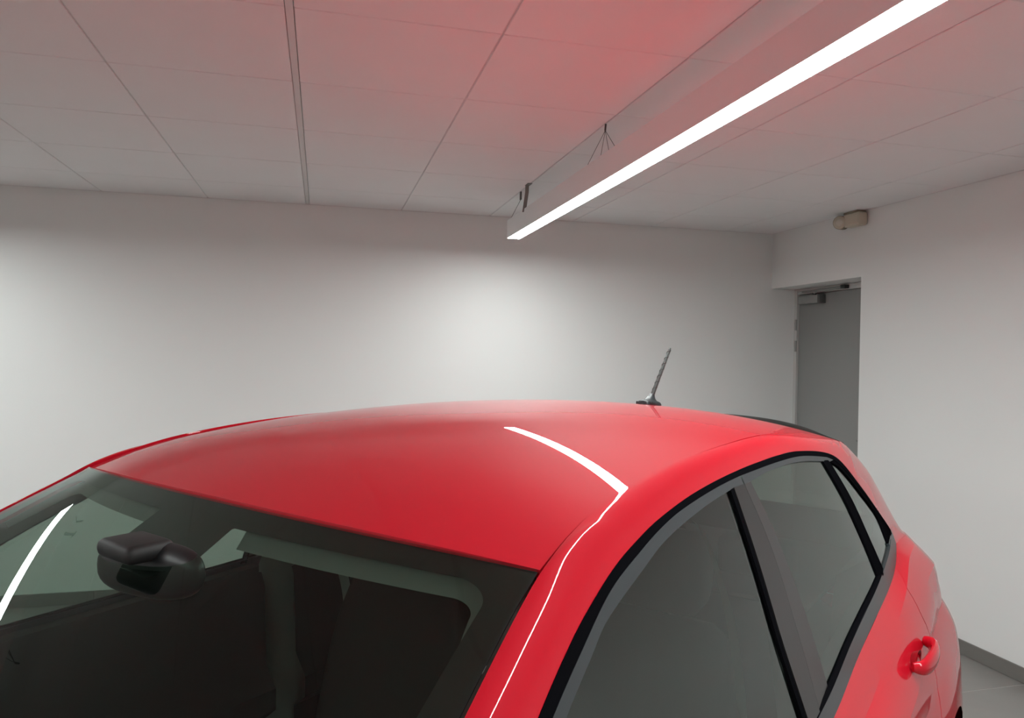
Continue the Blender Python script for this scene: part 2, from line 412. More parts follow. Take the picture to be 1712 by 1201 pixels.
# ---- roof shape
zc = spline([(0.95, 1.345), (1.02, 1.3755), (1.088, 1.401), (1.175, 1.428), (1.286, 1.4505), (1.5, 1.4725), (1.75, 1.4835), (2.0, 1.486), (2.25, 1.4785), (2.5, 1.459), (2.75, 1.426), (2.9, 1.398), (3.03, 1.368), (3.12, 1.347), (3.3, 1.31)])
def zroof(x, y):
    k = min(max((x-1.9)/0.65, 0), 1)
    return zc(x) - 0.115*y*y - 0.06*y**4 - 0.016*k*k*(3-2*k)*(abs(y)/0.55)**3
ditch_y = spline([(1.0, 0.610), (1.088, 0.600), (1.18, 0.590), (1.3, 0.580), (1.5, 0.573), (1.75, 0.569), (2.0, 0.566), (2.25, 0.560), (2.5, 0.551), (2.75, 0.540), (2.95, 0.528), (3.05, 0.518)])
def hdr_x(y): return 1.02 + 0.068*(abs(y)/0.6)**2.2
def rear_x(y): return 3.075 - 0.045*(abs(y)/0.52)**2
# roof panel
rows = []
NU, NV = 70, 49
for i in range(NU):
    t = i/(NU-1); row = []
    for j in range(NV):
        v = -1 + 2*j/(NV-1)
        y = v*0.58; x = 0
        for _ in range(4):
            x = hdr_x(y) + 0.002 + (rear_x(y)-hdr_x(y)-0.002)*t
            y = v*(ditch_y(x)-0.0045+0.0015*min(max((x-1.5)/0.6, 0), 1))
        row.append(Vector((x, y, zroof(x, y))))
    rows.append([row[0]+Vector((0, 0, -0.008))] + row + [row[-1]+Vector((0, 0, -0.008))])
rows.insert(0, [p+Vector((-0.0005, 0, -0.010)) for p in rows[0]])
patch('roof_panel', rows, M_RED, sides=0, angle=50, outward=True)

# ---- body side frame: A-pillar, cant rail, C-pillar
FR = [  # s, O(x,z) on window outline, I(x,y,z) glass edge / roof ditch / hatch edge
 (0.0, .44, .960, .330, .765, .945), (0.35, .55, 1.005, .420, .742, .998), (1.0, .70, 1.092, .56, .712, 1.082), (2.0, .85, 1.176, .75, .672, 1.186), (3.0, .972, 1.242, .893, .641, 1.260), (3.5, 1.035, 1.274, .965, .625, 1.297),
 (4.0, 1.101, 1.303, 1.03, .611, 1.329), (5.0, 1.20, 1.337, 1.088, .6025, 1.358), (6.0, 1.287, 1.3575, 1.18, .590, None), (7.0, 1.381, 1.3735, 1.30, .580, None),
 (8.0, 1.531, 1.389, 1.5, .573, None), (9.0, 1.743, 1.399, 1.75, .569, None), (10.0, 1.997, 1.4015, 2.0, .566, None), (11.0, 2.151, 1.3965, 2.2, .561, None),
 (12.0, 2.370, 1.372, 2.5, .551, None), (13.0, 2.485, 1.340, 2.75, .540, None), (14.0, 2.53, 1.308, 2.95, .528, None), (15.0, 2.590, 1.262, 3.045, .518, None)]
fr_f = []
for r in FR:
    s, ox, oz, ix, iy, iz = r
    if iz is None: iz = zroof(ix, iy) + 0.005*min(max((1.9-ix)/0.5, 0), 1)
    fr_f.append((s, ox, oz, ix, iy, iz))
frf = spline(fr_f)
def frame_point(s, t):
    ox, oz, ix, iy, iz = frf(s); a = frf(s-0.02) if s > 0.03 else frf(s); b = frf(s+0.02)
    O = S(ox, oz, 0.0); I = Vector((ix, iy, iz))
    # plane normal at I (windscreen or roof)
    k = min(max((s-4.2)/1.6, 0), 1)
    nw = Vector((-0.53, 0.20, 1.0)).normalized(); e = 0.01
    if s >= 4.2:
        nr = Vector((-(zroof(ix+e, iy)-zroof(ix-e, iy))/(2*e), -(zroof(ix, iy+e)-zroof(ix, iy-e))/(2*e), 1)).normalized()
    else: nr = nw
    n = (nw*(1-k)+nr*k).normalized()
    T = (S(b[0], b[1])-S(a[0], a[1])).normalized(); N = side_normal(ox, oz)
    Dv = N.cross(T)
    if Dv.z < 0: Dv = -Dv
    if s > 13: Dv = (Dv*(1-min((s-13)/2, 1)) + Vector((0.6, -0.35, 0.7)).normalized()*min((s-13)/2, 1)).normalized()
    den = Dv.dot(n); tt = ((I-O).dot(n))/den if abs(den) > 0.15 else 0.03
    span = (I-O).length; tt = min(max(tt, 0.12*span), 0.75*span)
    X = O + Dv*tt
    w = 1.35   # rational quadratic: rounder shoulder
    bz = (O*(1-t)**2 + X*(2*w*t*(1-t)) + I*t*t) / ((1-t)**2 + 2*w*t*(1-t) + t*t)
    return bz
NS, NT = 190, 15
rows = []
for j in range(NT+2):
    row = []
    for i in range(NS):
        s = 15.0*i/(NS-1)
        if j == 0: p = frame_point(s, 0.0) + Vector((0, -0.012, 0))
        elif j == NT+1: p = frame_point(s, 1.0) + Vector((0, 0, -0.010))
        else: p = frame_point(s, (j-1)/(NT-1))
        row.append(p)
    rows.append(row)
patch('body_side_frame', rows, M_RED, sides=2, angle=50)
# dark channel floor beneath the ditch gap
rows = []
for i in range(60):
    x = 1.09 + 1.95*i/59; y = ditch_y(x); z = zroof(x, y)-0.006
    rows.append([Vector((x, y-0.008, z)), Vector((x, y+0.004, z))])
patch('roof_channel', rows, M_REDIN, sides=2)

# ---- lower body side: rows running along x; each f(x) -> (y, z)
zb = spline([(.30, .950), (.55, .952), (1.0, .955), (1.4, .968), (1.731, .982), (1.97, 1.008), (2.242, 1.030), (2.554, 1.044), (2.70, 1.055), (2.79, 1.065), (3.0, 1.050), (3.26, 1.015)])
R_belt = spline([(-.74, .50, .72), (-.4, .665, .85), (0, .730, .915), (.34, .760, .945)] + [(x, G(x, zb(x)), zb(x)) for x in (.55, 1.0, 1.4, 1.731, 1.97, 2.242, 2.554, 2.70, 2.79)] + [(3.0, .718, 1.058), (3.26, .65, 1.015)])
R_A = spline([(-.74, .55, .69), (-.4, .73, .80), (0, .785, .875), (.4, .802, .900), (1.0, .818, .912), (1.5, .824, .920), (1.95, .818, .945), (2.19, .810, .981), (2.45, .800, 1.020), (2.7, .772, 1.052), (2.95, .750, 1.045), (3.26, .675, .990)])
R_H = spline([(-.74, .60, .66), (-.4, .78, .775), (0, .835, .85), (.4, .845, .872), (1.0, .852, .885), (1.5, .856, .888), (2.0, .850, .908), (2.25, .842, .935), (2.5, .830, .968), (2.75, .815, .992), (3.0, .795, .985), (3.26, .68, .94)])
R_B = spline([(-.74, .65, .62), (-.4, .81, .74), (0, .862, .825), (.4, .868, .85), (1.0, .872, .858), (1.5, .874, .860), (2.0, .869, .872), (2.2, .866, .882), (2.5, .850, .912), (2.75, .833, .940), (3.0, .806, .935), (3.26, .70, .88)])
R_B2 = spline([(-.74, .67, .60), (-.4, .815, .715), (0, .862, .80), (.4, .858, .825), (1.0, .858, .830), (1.5, .860, .832), (2.0, .858, .842), (2.2, .856, .850), (2.5, .848, .872), (2.75, .838, .885), (3.0, .818, .880), (3.26, .72, .84)])
R_C = spline([(-.74, .69, .56), (-.4, .83, .68), (0, .872, .745), (.4, .862, .75), (1.0, .858, .755), (1.5, .860, .760), (2.0, .862, .765), (2.3, .868, .780), (2.564, .874, .80), (2.8, .872, .80), (3.0, .858, .80), (3.26, .76, .76)])
R_D = spline([(-.74, .70, .50), (-.4, .85, .585), (0, .890, .665), (.4, .872, .66), (1.0, .862, .66), (1.5, .864, .66), (2.0, .872, .66), (2.3, .884, .67), (2.564, .900, .700), (2.8, .895, .680), (3.0, .872, .655), (3.26, .79, .62)])
R_E = spline([(-.74, .70, .40), (-.4, .86, .46), (0, .892, .50), (.4, .875, .48), (1.0, .866, .48), (1.5, .868, .48), (2.0, .875, .48), (2.3, .886, .50), (2.564, .900, .52), (2.8, .896, .50), (3.0, .875, .48), (3.26, .80, .45)])
R_F = spline([(-.74, .68, .24), (-.4, .83, .27), (0, .87, .30), (.4, .865, .29), (1.0, .866, .28), (1.5, .867, .28), (2.0, .870, .28), (2.3, .875, .29), (2.564, .88, .30), (2.8, .878, .29), (3.0, .865, .28), (3.26, .79, .27)])
R_G = spline([(-.74, .64, .17), (0, .80, .19), (1.0, .80, .17), (2.0, .80, .17), (3.0, .80, .19), (3.26, .74, .20)])
RWS = [R_belt, R_A, R_H, R_B, R_B2, R_C, R_D, R_E, R_F, R_G]
SUB = [2, 3, 2, 3, 4, 5, 6, 6, 4]
# ---- C-pillar / quarter above the belt: from window outline to the hatch edge
CP = [  # O(x,z), I(x,y,z)
 (0.0, 2.590, 1.262, 3.045, .518, zroof(3.045, .518)), (1.0, 2.65, 1.215, 3.10, .555, 1.262), (2.0, 2.709, 1.169, 3.16, .590, 1.175), (3.0, 2.80, 1.105, 3.22, .620, 1.090), (3.5, 2.80, 1.085, 3.24, .635, 1.055), (4.0, 2.79, 1.065, 3.26, .65, 1.015)]
cpf = spline(CP)
rows = []
for i in range(32):
    s = 4.0*i/31; ox, oz, ix, iy, iz = cpf(s)
    O = S(ox, oz); I = Vector((ix, iy, iz))
    X = Vector((ox+(ix-ox)*0.80, 0, oz+(iz-oz)*0.62)); X.y = G(X.x, X.z)+0.012*min(s, 1)
    if s < 1.2:
        e0 = frame_point(15.0, 0.5)
        Xa = (4.7*e0 - O - I)/2.7
        k = min(s/1.2, 1); X = Xa*(1-k) + X*k
    row = [O+Vector((0, -0.012, 0))]
    for j in range(NT):
        t = j/(NT-1); w = 1.35*(1-min(s/1.2, 1)) + 1.15*min(s/1.2, 1)
        row.append((O*(1-t)**2 + X*(2*w*t*(1-t)) + I*t*t)/((1-t)**2+2*w*t*(1-t)+t*t))
    if s > 2.4:
        k = min((s-2.4)/1.6, 1)**1.5
        for q in range(1, len(row)):
            yb_, zb2 = R_belt(row[q].x); row[q] = Vector((row[q].x, row[q].y*(1-k)+yb_*k, row[q].z*(1-k)+zb2*k))
    row.append(row[-1]+Vector((-0.004, -0.012, -0.004)))
    rows.append(row)
patch('rear_pillar', rows, M_RED, sides=2, angle=50)

def side_panel(name, xl, xr, m=M_RED, n=24, r0=0, r1=9, arch=None, edge=0.010):
    """xl/xr: list of x per row index (interpolated) for the two seams"""
    rows = []
    def pt(r, fr, x):
        y0, z0 = RWS[r](x); 
        if fr == 0: return Vector((x, y0, z0))
        y1, z1 = RWS[r+1](x)
        b = (0.004 if r >= 4 else 0.0015)*4*fr*(1-fr)
        return Vector((x, y0+(y1-y0)*fr+b, z0+(z1-z0)*fr))
    for r in range(r0, r1):
        for k in range(SUB[r]):
            rows.append((r, k/SUB[r]))
    rows.append((r1, 0))
    pts = []
    for (r, fr) in rows:
        a = xl[r] + (xl[min(r+1, len(xl)-1)]-xl[r])*fr; b = xr[r] + (xr[min(r+1, len(xr)-1)]-xr[r])*fr
        row = [pt(r, fr, a+(b-a)*i/(n-1)) for i in range(n)]
        row = [row[0]+Vector((0.001, -edge, 0))] + row + [row[-1]+Vector((-0.001, -edge, 0))]
        pts.append(row)
    nc = len(pts[0]); vs = [p for row in pts for p in row]; fs = grid_faces(len(pts), nc)
    if arch:
        ax, az, ar = arch
        def ins(i): return math.hypot(vs[i].x-ax, vs[i].z-az) < ar
        fs2 = [f for f in fs if sum(ins(i) for i in f) < 3]
        used = {i for f in fs2 for i in f}
        for i in used:
            if ins(i):
                d = Vector((vs[i].x-ax, 0, vs[i].z-az)); L = max(d.length, 1e-4); vs[i] = Vector((ax+d.x/L*ar, vs[i].y, az+d.z/L*ar))
        fs = fs2
    return cobj(name, vs, fs, m, sides=2, angle=12)
G2 = 0.0022
s1 = [.36, .37, .38, .39, .395, .40, .41, .42, .42, .42]              # fender / front door
s2 = [1.665, 1.665, 1.665, 1.665, 1.662, 1.66, 1.655, 1.65, 1.645, 1.64]  # front / rear door
s3 = [2.605, 2.49, 2.485, 2.50, 2.495, 2.47, 2.40, 2.28, 2.20, 2.18]     # rear door / quarter
side_panel('front_fender', [-.74]*10, [x-G2 for x in s1], n=46, arch=(0, .315, .345))
side_panel('front_door', [x+G2 for x in s1], [x-G2 for x in s2], n=40, r1=8)
side_panel('rear_door', [x+G2 for x in s2], [x-G2 for x in s3], n=36, r1=8, arch=(2.58, .315, .374))
side_panel('rear_quarter', [x+G2 for x in s3], [3.26]*10, n=46, arch=(2.58, .315, .374))
# dark backing behind the shut lines
def seam_back(sx, name='shut_line'):
    rows = []
    for r in range(9):
        for k in range(3):
            fr = k/3; x = sx[r]+(sx[r+1]-sx[r])*fr
            y0, z0 = RWS[r](x); y1, z1 = RWS[r+1](x); y, z = y0+(y1-y0)*fr-0.0075, z0+(z1-z0)*fr
            if name == 'shut_line' and sx is s3 and math.hypot(x-2.58, z-.315) < .40: continue
            rows.append([Vector((x-0.012, y, z)), Vector((x+0.012, y, z))])
    patch(name, rows, M_REDIN, sides=2)
for q in (s1, s2, s3): seam_back(q)
# sill below the doors
rows = []
for i in range(30):
    x = .42 + (2.18-.42)*i/29; yF, zF = R_F(x); yG, zG = R_G(x)
    rows.append([Vector((x, yF-0.004, zF-0.004)), Vector((x, yF-.004, zF-.03)), Vector((x, yG, zG)), Vector((x, yG-.1, zG))])
patch('sill', rows, M_RED, sides=2)
# wheel-arch liners
for ax, ra in ((0.0, .347), (2.58, .376)):
    vs = []; fs = []; n = 28
    for i in range(n+1):
        a = math.pi*(-0.08 + 1.16*i/n); 
        for y in (0.885, 0.60): vs.append(Vector((ax+ra*math.cos(a), y-0.008, .315+ra*math.sin(a))))
    fs = [(2*i, 2*i+1, 2*i+3, 2*i+2) for i in range(n)]
    cobj('wheel_arch_liner', vs, fs, M_SEAL, sides=2)

# ---- door handles
def handle(name, xc, zc_, y0):
    # recessed cup, bow and lock cover
    vs = []; nr, na = 5, 20
    for r in range(nr):
        q = r/(nr-1)
        for k in range(na):
            a = 2*math.pi*k/na
            vs.append(Vector((xc-0.040+0.052*(1-0.75*q)*math.cos(a), y0+0.0035-0.024*math.sin(q*math.pi/2), zc_-0.006+0.020*(1-0.75*q)*math.sin(a))))
    fs = [(r*na+k, r*na+(k+1) % na, (r+1)*na+(k+1) % na, (r+1)*na+k) for r in range(nr-1) for k in range(na)]
    fs.append(tuple((nr-1)*na+k for k in range(na)))
    root = cobj(name, vs, fs, mat('handle_cup_red', (0.20, 0.002, 0.006), 0.4, coat=0.4, spec=0.1), sides=2)
    for sgn, rt_ in zip((1, -1), root):
        bm = bmesh.new()
        prof = spline([(0, -.105, .002, .010), (.15, -.095, .020, .017), (.35, -.055, .029, .023), (.6, 0.0, .032, .025), (.8, .045, .027, .023), (.93, .078, .016, .017), (1, .090, .001, .012)])
        rings = []
        for i in range(25):
            dx, dy, hz = prof(i/24); th = 0.010
            dxa, dya, _ = prof(min(i/24+.02, 1)); dxb, dyb, _ = prof(max(i/24-.02, 0))
            tx, ty = dxa-dxb, dya-dyb; L = math.hypot(tx, ty); nx, ny = -ty/L, tx/L
            ring = []
            for k in range(12):
                a = 2*math.pi*k/12; cz = math.sin(a)*hz; co = math.cos(a)*th
                ring.append(bm.verts.new((xc+dx+nx*co, -(y0+dy+ny*co)*sgn, zc_+cz+0.001)))
            rings.append(ring)
        for a, b in zip(rings[:-1], rings[1:]):
            for k in range(12): bm.faces.new((a[k], a[(k+1) % 12], b[(k+1) % 12], b[k]))
        bm.faces.new(rings[0]); bm.faces.new(rings[-1][::-1])
        from_bm('grip', bm, M_RED, rt_, True, 50)
handle('door_handle', 2.305, 0.930, 0.851)
handle('door_handle', 1.50, 0.895, 0.858)

# ---- side windows and their trims, all measured along the side surface
DLO_TOP = [(.55, 1.005), (.70, 1.092), (.85, 1.176), (.972, 1.242), (1.035, 1.274), (1.101, 1.303), (1.20, 1.337), (1.287, 1.3575), (1.381, 1.3735), (1.531, 1.3890), (1.743, 1.3990), (1.90, 1.4015), (1.997, 1.4015), (2.151, 1.3965), (2.37, 1.372), (2.485, 1.340), (2.59, 1.262), (2.709, 1.169), (2.80, 1.105)]
GASK = [(.575, 1.000), (.72, 1.085), (.86, 1.164), (.987, 1.234), (1.064, 1.271), (1.173, 1.317), (1.287, 1.3455), (1.36, 1.3600), (1.442, 1.3715), (1.60, 1.3835), (1.732, 1.3885), (1.982, 1.3895), (2.153, 1.384), (2.34, 1.363), (2.452, 1.332), (2.56, 1.255), (2.685, 1.160), (2.765, 1.100)]
GLT_F = [(.62, .997), (.76, 1.085), (.88, 1.152), (1.010, 1.226), (1.093, 1.266), (1.144, 1.289), (1.265, 1.321), (1.361, 1.343), (1.514, 1.362), (1.671, 1.373)]
GLT_R = [(1.79, 1.375), (1.898, 1.3795), (2.036, 1.379), (2.17, 1.372), (2.311, 1.357)]
side_strip('window_gasket', DLO_TOP, GASK, M_SEAL, offs=(0.001, 0.003), n=110, edge=0.010, sides=2)
side_strip('frame_trim', [p for p in GASK if p[0] < 1.73]+[(1.738, 1.3888)], GLT_F+[(1.742, 1.3735)], M_TRIM, offs=(0.0035, 0.0005), n=80, sides=2)
side_strip('frame_trim', [(1.743, 1.3889), (1.982, 1.3895), (2.153, 1.384), (2.34, 1.363), (2.40, 1.35)], [(1.747, 1.3735)]+GLT_R+[(2.355, 1.350)], M_TRIM, offs=(0.0035, 0.0005), n=60, sides=2)
# front door glass
BLT = [(.60, .972), (1.0, .985), (1.4, .998), (1.588, 1.008)]
side_coons('front_door_glass', BLT, GLT_F, [(.60, .972), (.61, .985), (.62, .997)], [(1.588, 1.008), (1.602, 1.13), (1.634, 1.249), (1.671, 1.373)], 60, 24, -0.004, M_GSIDE, sides=2, outward=True)
side_coons('rear_door_glass', [(1.76, 1.024), (1.90, 1.040), (2.016, 1.052), (2.18, 1.066), (2.350, 1.078)], GLT_R, [(1.76, 1.024), (1.784, 1.155), (1.796, 1.29), (1.79, 1.375)], [(2.350, 1.078), (2.352, 1.168), (2.343, 1.262), (2.311, 1.357)], 40, 24, -0.004, M_GSIDE, sides=2, outward=True)
# B-pillar: seal, front-door cover, rear-door cover
side_strip('pillar_seal', [(1.590, .995), (1.602, 1.13), (1.634, 1.249), (1.670, 1.3735)], [(1.606, .995), (1.616, 1.13), (1.648, 1.249), (1.684, 1.3745)], M_SEAL, offs=(0.001, 0.001), sides=2)
side_strip('pillar_cover', [(1.608, .995), (1.618, 1.13), (1.650, 1.249), (1.686, 1.3745)], [(1.666, .995), (1.700, 1.136), (1.733, 1.259), (1.741, 1.374)], M_BPIL, offs=(0.0025, 0.0025), sides=2)
side_strip('pillar_cover', [(1.670, .995), (1.704, 1.136), (1.737, 1.259), (1.745, 1.374)], [(1.757, 1.015), (1.783, 1.155), (1.795, 1.29), (1.789, 1.374)], M_BPIL, offs=(0.0012, -0.002), sides=2)
# divider behind the rear door glass, quarter glass, tip cover
side_strip('divider_trim', [(2.350, 1.070), (2.352, 1.168), (2.343, 1.262), (2.311, 1.359)], [(2.432, 1.078), (2.420, 1.162), (2.415, 1.250), (2.372, 1.352)], M_SEAL, offs=(0.000, 0.000), mid=0.004, sides=2)
side_coons('quarter_glass', [(2.434, 1.079), (2.50, 1.084), (2.58, 1.089), (2.655, 1.095)], [(2.374, 1.350), (2.40, 1.345), (2.425, 1.337), (2.45, 1.323)], [(2.434, 1.079), (2.422, 1.162), (2.416, 1.25), (2.374, 1.350)], [(2.655, 1.095), (2.655, 1.165), (2.56, 1.242), (2.45, 1.323)], 20, 20, -0.004, M_GSIDE, sides=2, outward=True)
side_strip('quarter_trim', [(2.765, 1.100), (2.685, 1.160), (2.56, 1.255), (2.452, 1.332), (2.36, 1.358)], [(2.650, 1.098), (2.655, 1.165), (2.56, 1.242), (2.45, 1.323), (2.36, 1.353)], M_SEAL, offs=(0.002, 0.0), sides=2)
side_strip('quarter_trim', [(2.800, 1.105), (2.80, 1.085), (2.79, 1.068)], [(2.64, 1.10), (2.64, 1.09), (2.64, 1.062)], M_TRIM, offs=(0.0015, 0.0015), n=10, sides=2)
# belt moulding
side_strip('belt_moulding', [(x, zb(x)+0.001) for x in (.56, 1.0, 1.4, 1.731, 1.97, 2.242, 2.554, 2.70, 2.785)], [(.57, .974), (1.0, .986), (1.4, .998), (1.731, 1.016), (1.95, 1.041), (2.18, 1.062), (2.432, 1.080), (2.60, 1.090), (2.70, 1.098)], M_TRIM, offs=(0.001, 0.003), n=80, edge=0.008, sides=2)
side_strip('belt_seal', [(.57, .973), (1.0, .985), (1.4, .997), (1.731, 1.015), (1.95, 1.040), (2.18, 1.061), (2.40, 1.079)], [(.58, .980), (1.0, .993), (1.4, 1.005), (1.731, 1.022), (1.95, 1.047), (2.18, 1.068), (2.40, 1.085)], M_SEAL, offs=(0.0035, 0.0), n=60, edge=0.006, sides=2)
# mirror-corner triangle
side_strip('corner_cover', [(.50, .958), (.55, 1.0), (.60, 1.010)], [(.58, .955), (.605, .975), (.625, .999)], M_TRIM, offs=(0.001, 0.001), n=8, sides=2)

# ---- windscreen
WE = spline([(0.0, 1.088, .5985, 1.356), (0.10, 1.03, .607, 1.327), (0.22, .965, .621, 1.295), (0.34, .893, .637, 1.258), (0.55, .75, .668, 1.184), (0.8, .56, .708, 1.080), (1.0, .400, .742, .985)])
def WS(t, v, dz=0.0):
    ex, ey, ez = WE(t)
    xc_ = 1.02 + (0.28-1.02)*t; z_c = 1.3745 + (0.968-1.3745)*t - 0.010*4*t*(1-t)
    a = abs(v)**2.1
    # nearer the header the corner curls back more sharply
    x = xc_+(ex-xc_)*a; z = z_c+(ez-z_c)*a
    return Vector((x, v*ey, z)) + Vector((-0.45, 0, 0.89))*dz
def ws_patch(name, t0, t1, v0, v1, m, dz=0.0, nt=40, nv=40, **kw):
    rows = [[WS(t0+(t1-t0)*i/(nt-1), v0+(v1-v0)*j/(nv-1), dz) for j in range(nv)] for i in range(nt)]
    return patch(name, rows, m, sides=0, **kw)
ws_patch('windscreen', 0.004, 1.0, -0.994, 0.994, M_GWIND, nt=80, nv=80, outward=True)
# ceramic frit band printed behind the glass: top, sides, bottom and sensor patch
def frit():
    nt, nv = 120, 160; keep = []; vs = []
    for i in range(nt):
        for j in range(nv):
            vs.append(WS(0.004+0.99*i/(nt-1), -0.992+1.984*j/(nv-1), -0.005))
    def fn(t, v):      # > 0 inside the clear window
        a, b, r = 0.050, 0.045, 0.060
        d_top = t*0.98; d_side = (1-abs(v))*0.62; px, py = d_side-b, d_top-a
        m = r-math.hypot(px-r, py-r) if px < r and py < r else min(px, py)
        hw = 0.108-max(t-0.13, 0)*0.9; y = abs(v)*0.62
        dx, dy = y-hw, (t-0.19)*0.98
        o = math.hypot(max(dx, 0), max(dy, 0)) if max(dx, dy) > 0 else max(dx, dy)
        return min(m, (1-t)*0.98-0.07, o)
    tv = [(0.004+0.99*i/(nt-1), -0.992+1.984*j/(nv-1)) for i in range(nt) for j in range(nv)]
    cells = {}
    for r_ in range(nt-1):
        for c_ in range(nv-1):
            cells[(r_, c_)] = fn((tv[r_*nv+c_][0]+tv[(r_+1)*nv+c_][0])/2, (tv[r_*nv+c_][1]+tv[r_*nv+c_+1][1])/2) <= 0
    fs = []; kept = set(); gone = set()
    for (r_, c_), k in cells.items():
        ids = (r_*nv+c_, r_*nv+c_+1, (r_+1)*nv+c_+1, (r_+1)*nv+c_)
        if k: fs.append(ids); kept.update(ids)
        else: gone.update(ids)
    for i in kept & gone:
        t, v = tv[i]
        for _ in range(4):
            e = 1e-3; f0 = fn(t, v); gt = (fn(t+e, v)-fn(t-e, v))/(2*e); gv = (fn(t, v+e)-fn(t, v-e))/(2*e)
            q = gt*gt+gv*gv
            if q < 1e-6: break
            t -= max(-.012, min(.012, f0*gt/q)); v -= max(-.016, min(.016, f0*gv/q))
        vs[i] = WS(t, v, -0.005)
    cobj('frit_band', vs, fs, M_FRIT, sides=0)
frit()
# light front lip of the headliner and pillar trims, seen just inside the frit
for sg in (1, -1):
    a, b, r0 = 0.050, 0.045, 0.060; path = []
    for k in range(30): path.append((.62-.125-(.62-.125-b-r0)*k/29, a, 0))
    for k in range(1, 14): path.append((b+r0, a+r0, math.pi/2*k/14))
    for k in range(20): path.append((b, a+r0+.16*k/19, -1-k/19))
    rows = [[], [], []]
    for i, (ds, dtp, ang) in enumerate(path):
        for q in range(3):
            w = -.010+.031*q/2
            if ang == 0 and i < 30:
                P = (ds, dtp+w)
            elif ang > 0: P = (ds-(r0-w)*math.sin(ang), dtp-(r0-w)*math.cos(ang))
            else: P = (ds+w*(1-.92*(-1-ang)), dtp)
            p = WS(P[1]/.98, sg*(1-P[0]/.62), -.014-.006*q)
            rows[q].append(p)
    patch('headliner_lip', rows, M_LIP, sides=0)
# seal gap between roof and glass
rows = [[WS(0.004, -0.99+1.98*j/60, -0.002) + Vector((dx, 0, dz)) for j in range(61)] for dx, dz in ((-0.001, -0.003), (0.006, -0.006))]
patch('windscreen_seal', rows, M_SEAL, sides=0)

# ---- aerial on the roof rear
AX, AY = 2.61, 0.0
ar = empty('aerial', (AX, -AY, zroof(AX, AY)), 0.0, car)
def slope(x): return math.atan((zroof(x+.01, 0)-zroof(x-.01, 0))/.02)
ar.rotation_euler = (0, -slope(AX), 0)
bm = bmesh.new(); rings = []
fins = [(-.058, .006, .004), (-.054, .019, .016), (-.035, .0255, .021), (0.0, .028, .0225), (.03, .027, .022), (.046, .020, .018), (.052, .006, .004)]
ff = spline([(i, *f) for i, f in enumerate(fins)])
for i in range(25):
    x, hw, hh = ff(6*i/24); ring = []
    for k in range(17):
        a = math.pi*k/16; yy = hw*math.cos(a); zz = hh*abs(math.sin(a))**0.45
        ring.append(bm.verts.new((x, yy, zz)))
    rings.append(ring)
for a, b in zip(rings[:-1], rings[1:]):
    for k in range(16): bm.faces.new((a[k], a[k+1], b[k+1], b[k]))
ab = from_bm('aerial_base', bm, M_ANT, ar, True)
bm = bmesh.new(); rings = []
for (z, xo, rx, ry) in ((.016, .0, .042, .023), (.022, .002, .031, .018), (.028, .004, .020, .014), (.036, .008, .0125, .011), (.043, .011, .0098, .0090), (.045, .012, .004, .004)):
    rings.append([bm.verts.new((xo+rx*math.cos(2*math.pi*k/20), ry*math.sin(2*math.pi*k/20), z)) for k in range(20)])
for a, b in zip(rings[:-1], rings[1:]):
    for k in range(20): bm.faces.new((a[k], a[(k+1) % 20], b[(k+1) % 20], b[k]))
bm.faces.new(rings[-1])
from_bm('socket', bm, M_ANT, ab, True)
for sg in (1, -1):
    o = box('side_recess', (-.046, sg*.0245-0.005, .003), (-.004, sg*.0245+0.005, .0135), M_ANTD, ab, 0.003)
A0 = Vector((.010, 0, .034)); A1 = Vector((.128, 0, .217))
tube('mast', [A0+(A1-A0)*t for t in (0, .5, .96, 1.0)], [.0068, .0060, .0054, .0026], M_MAST, ar, 12)
n = 220; hel = []
ax_ = (A1-A0).normalized(); u = Vector((0, 1, 0)); w_ = ax_.cross(u)
for i in range(n):
    t = .02+.93*i/(n-1); a = 2*math.pi*8*t; r = .0066-.0012*t
    hel.append(A0+(A1-A0)*t+(u*math.cos(a)+w_*math.sin(a))*r)
bm = bmesh.new(); add_tube(bm, hel, .0013, 6)
from_bm('mast_winding', bm, M_ANTD, ar, True)

# ---- rear: spoiler, rear window, hatch, tail lamps, bumper
rows = []
SP = [(0.000, .000), (.06, .004), (.12, .006), (.165, .006), (.170, -.004), (.12, -.022), (.02, -.028)]
for (dx, dz) in SP:
    row = []
    for j in range(41):
        v = -1+2*j/40; y = v*0.530; k = 1-0.55*abs(v)**4
        x = rear_x(y)+0.004+dx*k
        row.append(Vector((x, y*(1-0.10*dx/.17), zroof(3.06, y)+(0.020 if 0.05 < dx and dz > -0.01 else 0.003)+dz-0.012*abs(v)**4*dx/.17)))
    rows.append(row)
patch('spoiler', rows, mat('spoiler_black', (0.010, 0.010, 0.009), 0.45, spec=0.25), sides=0, angle=50)
def rear_pt(s, v, dx=0):   # s 0 top (roof edge) .. 1 belt
    e = spline([(0, 3.045, .515, 1.333), (.35, 3.10, .555, 1.262), (.65, 3.16, .590, 1.175), (1, 3.26, .645, 1.020)])(s)
    c_ = (3.09+(3.34-3.09)*s, 1.352+(1.02-1.352)*s)
    a = abs(v)**2.4
    return Vector((c_[0]+(e[0]-c_[0])*a+dx, v*e[1], c_[1]+(e[2]-c_[1])*a))
patch('rear_window', [[rear_pt(.06+.90*i/20, -.90+1.80*j/30) for j in range(31)] for i in range(21)], M_GSIDE, sides=0, outward=True)
vs = []; nt, nv = 41, 61
for i in range(nt):
    for j in range(nv): vs.append(rear_pt(i/(nt-1), (-1+2*j/(nv-1))*.985, -0.004))
fs = []
for r_ in range(nt-1):
    for c_ in range(nv-1):
        t = (r_+.5)/(nt-1); v = -1+2*(c_+.5)/(nv-1)
        if t < .10 or t > .92 or abs(v) > .86: fs.append((r_*nv+c_, r_*nv+c_+1, (r_+1)*nv+c_+1, (r_+1)*nv+c_))
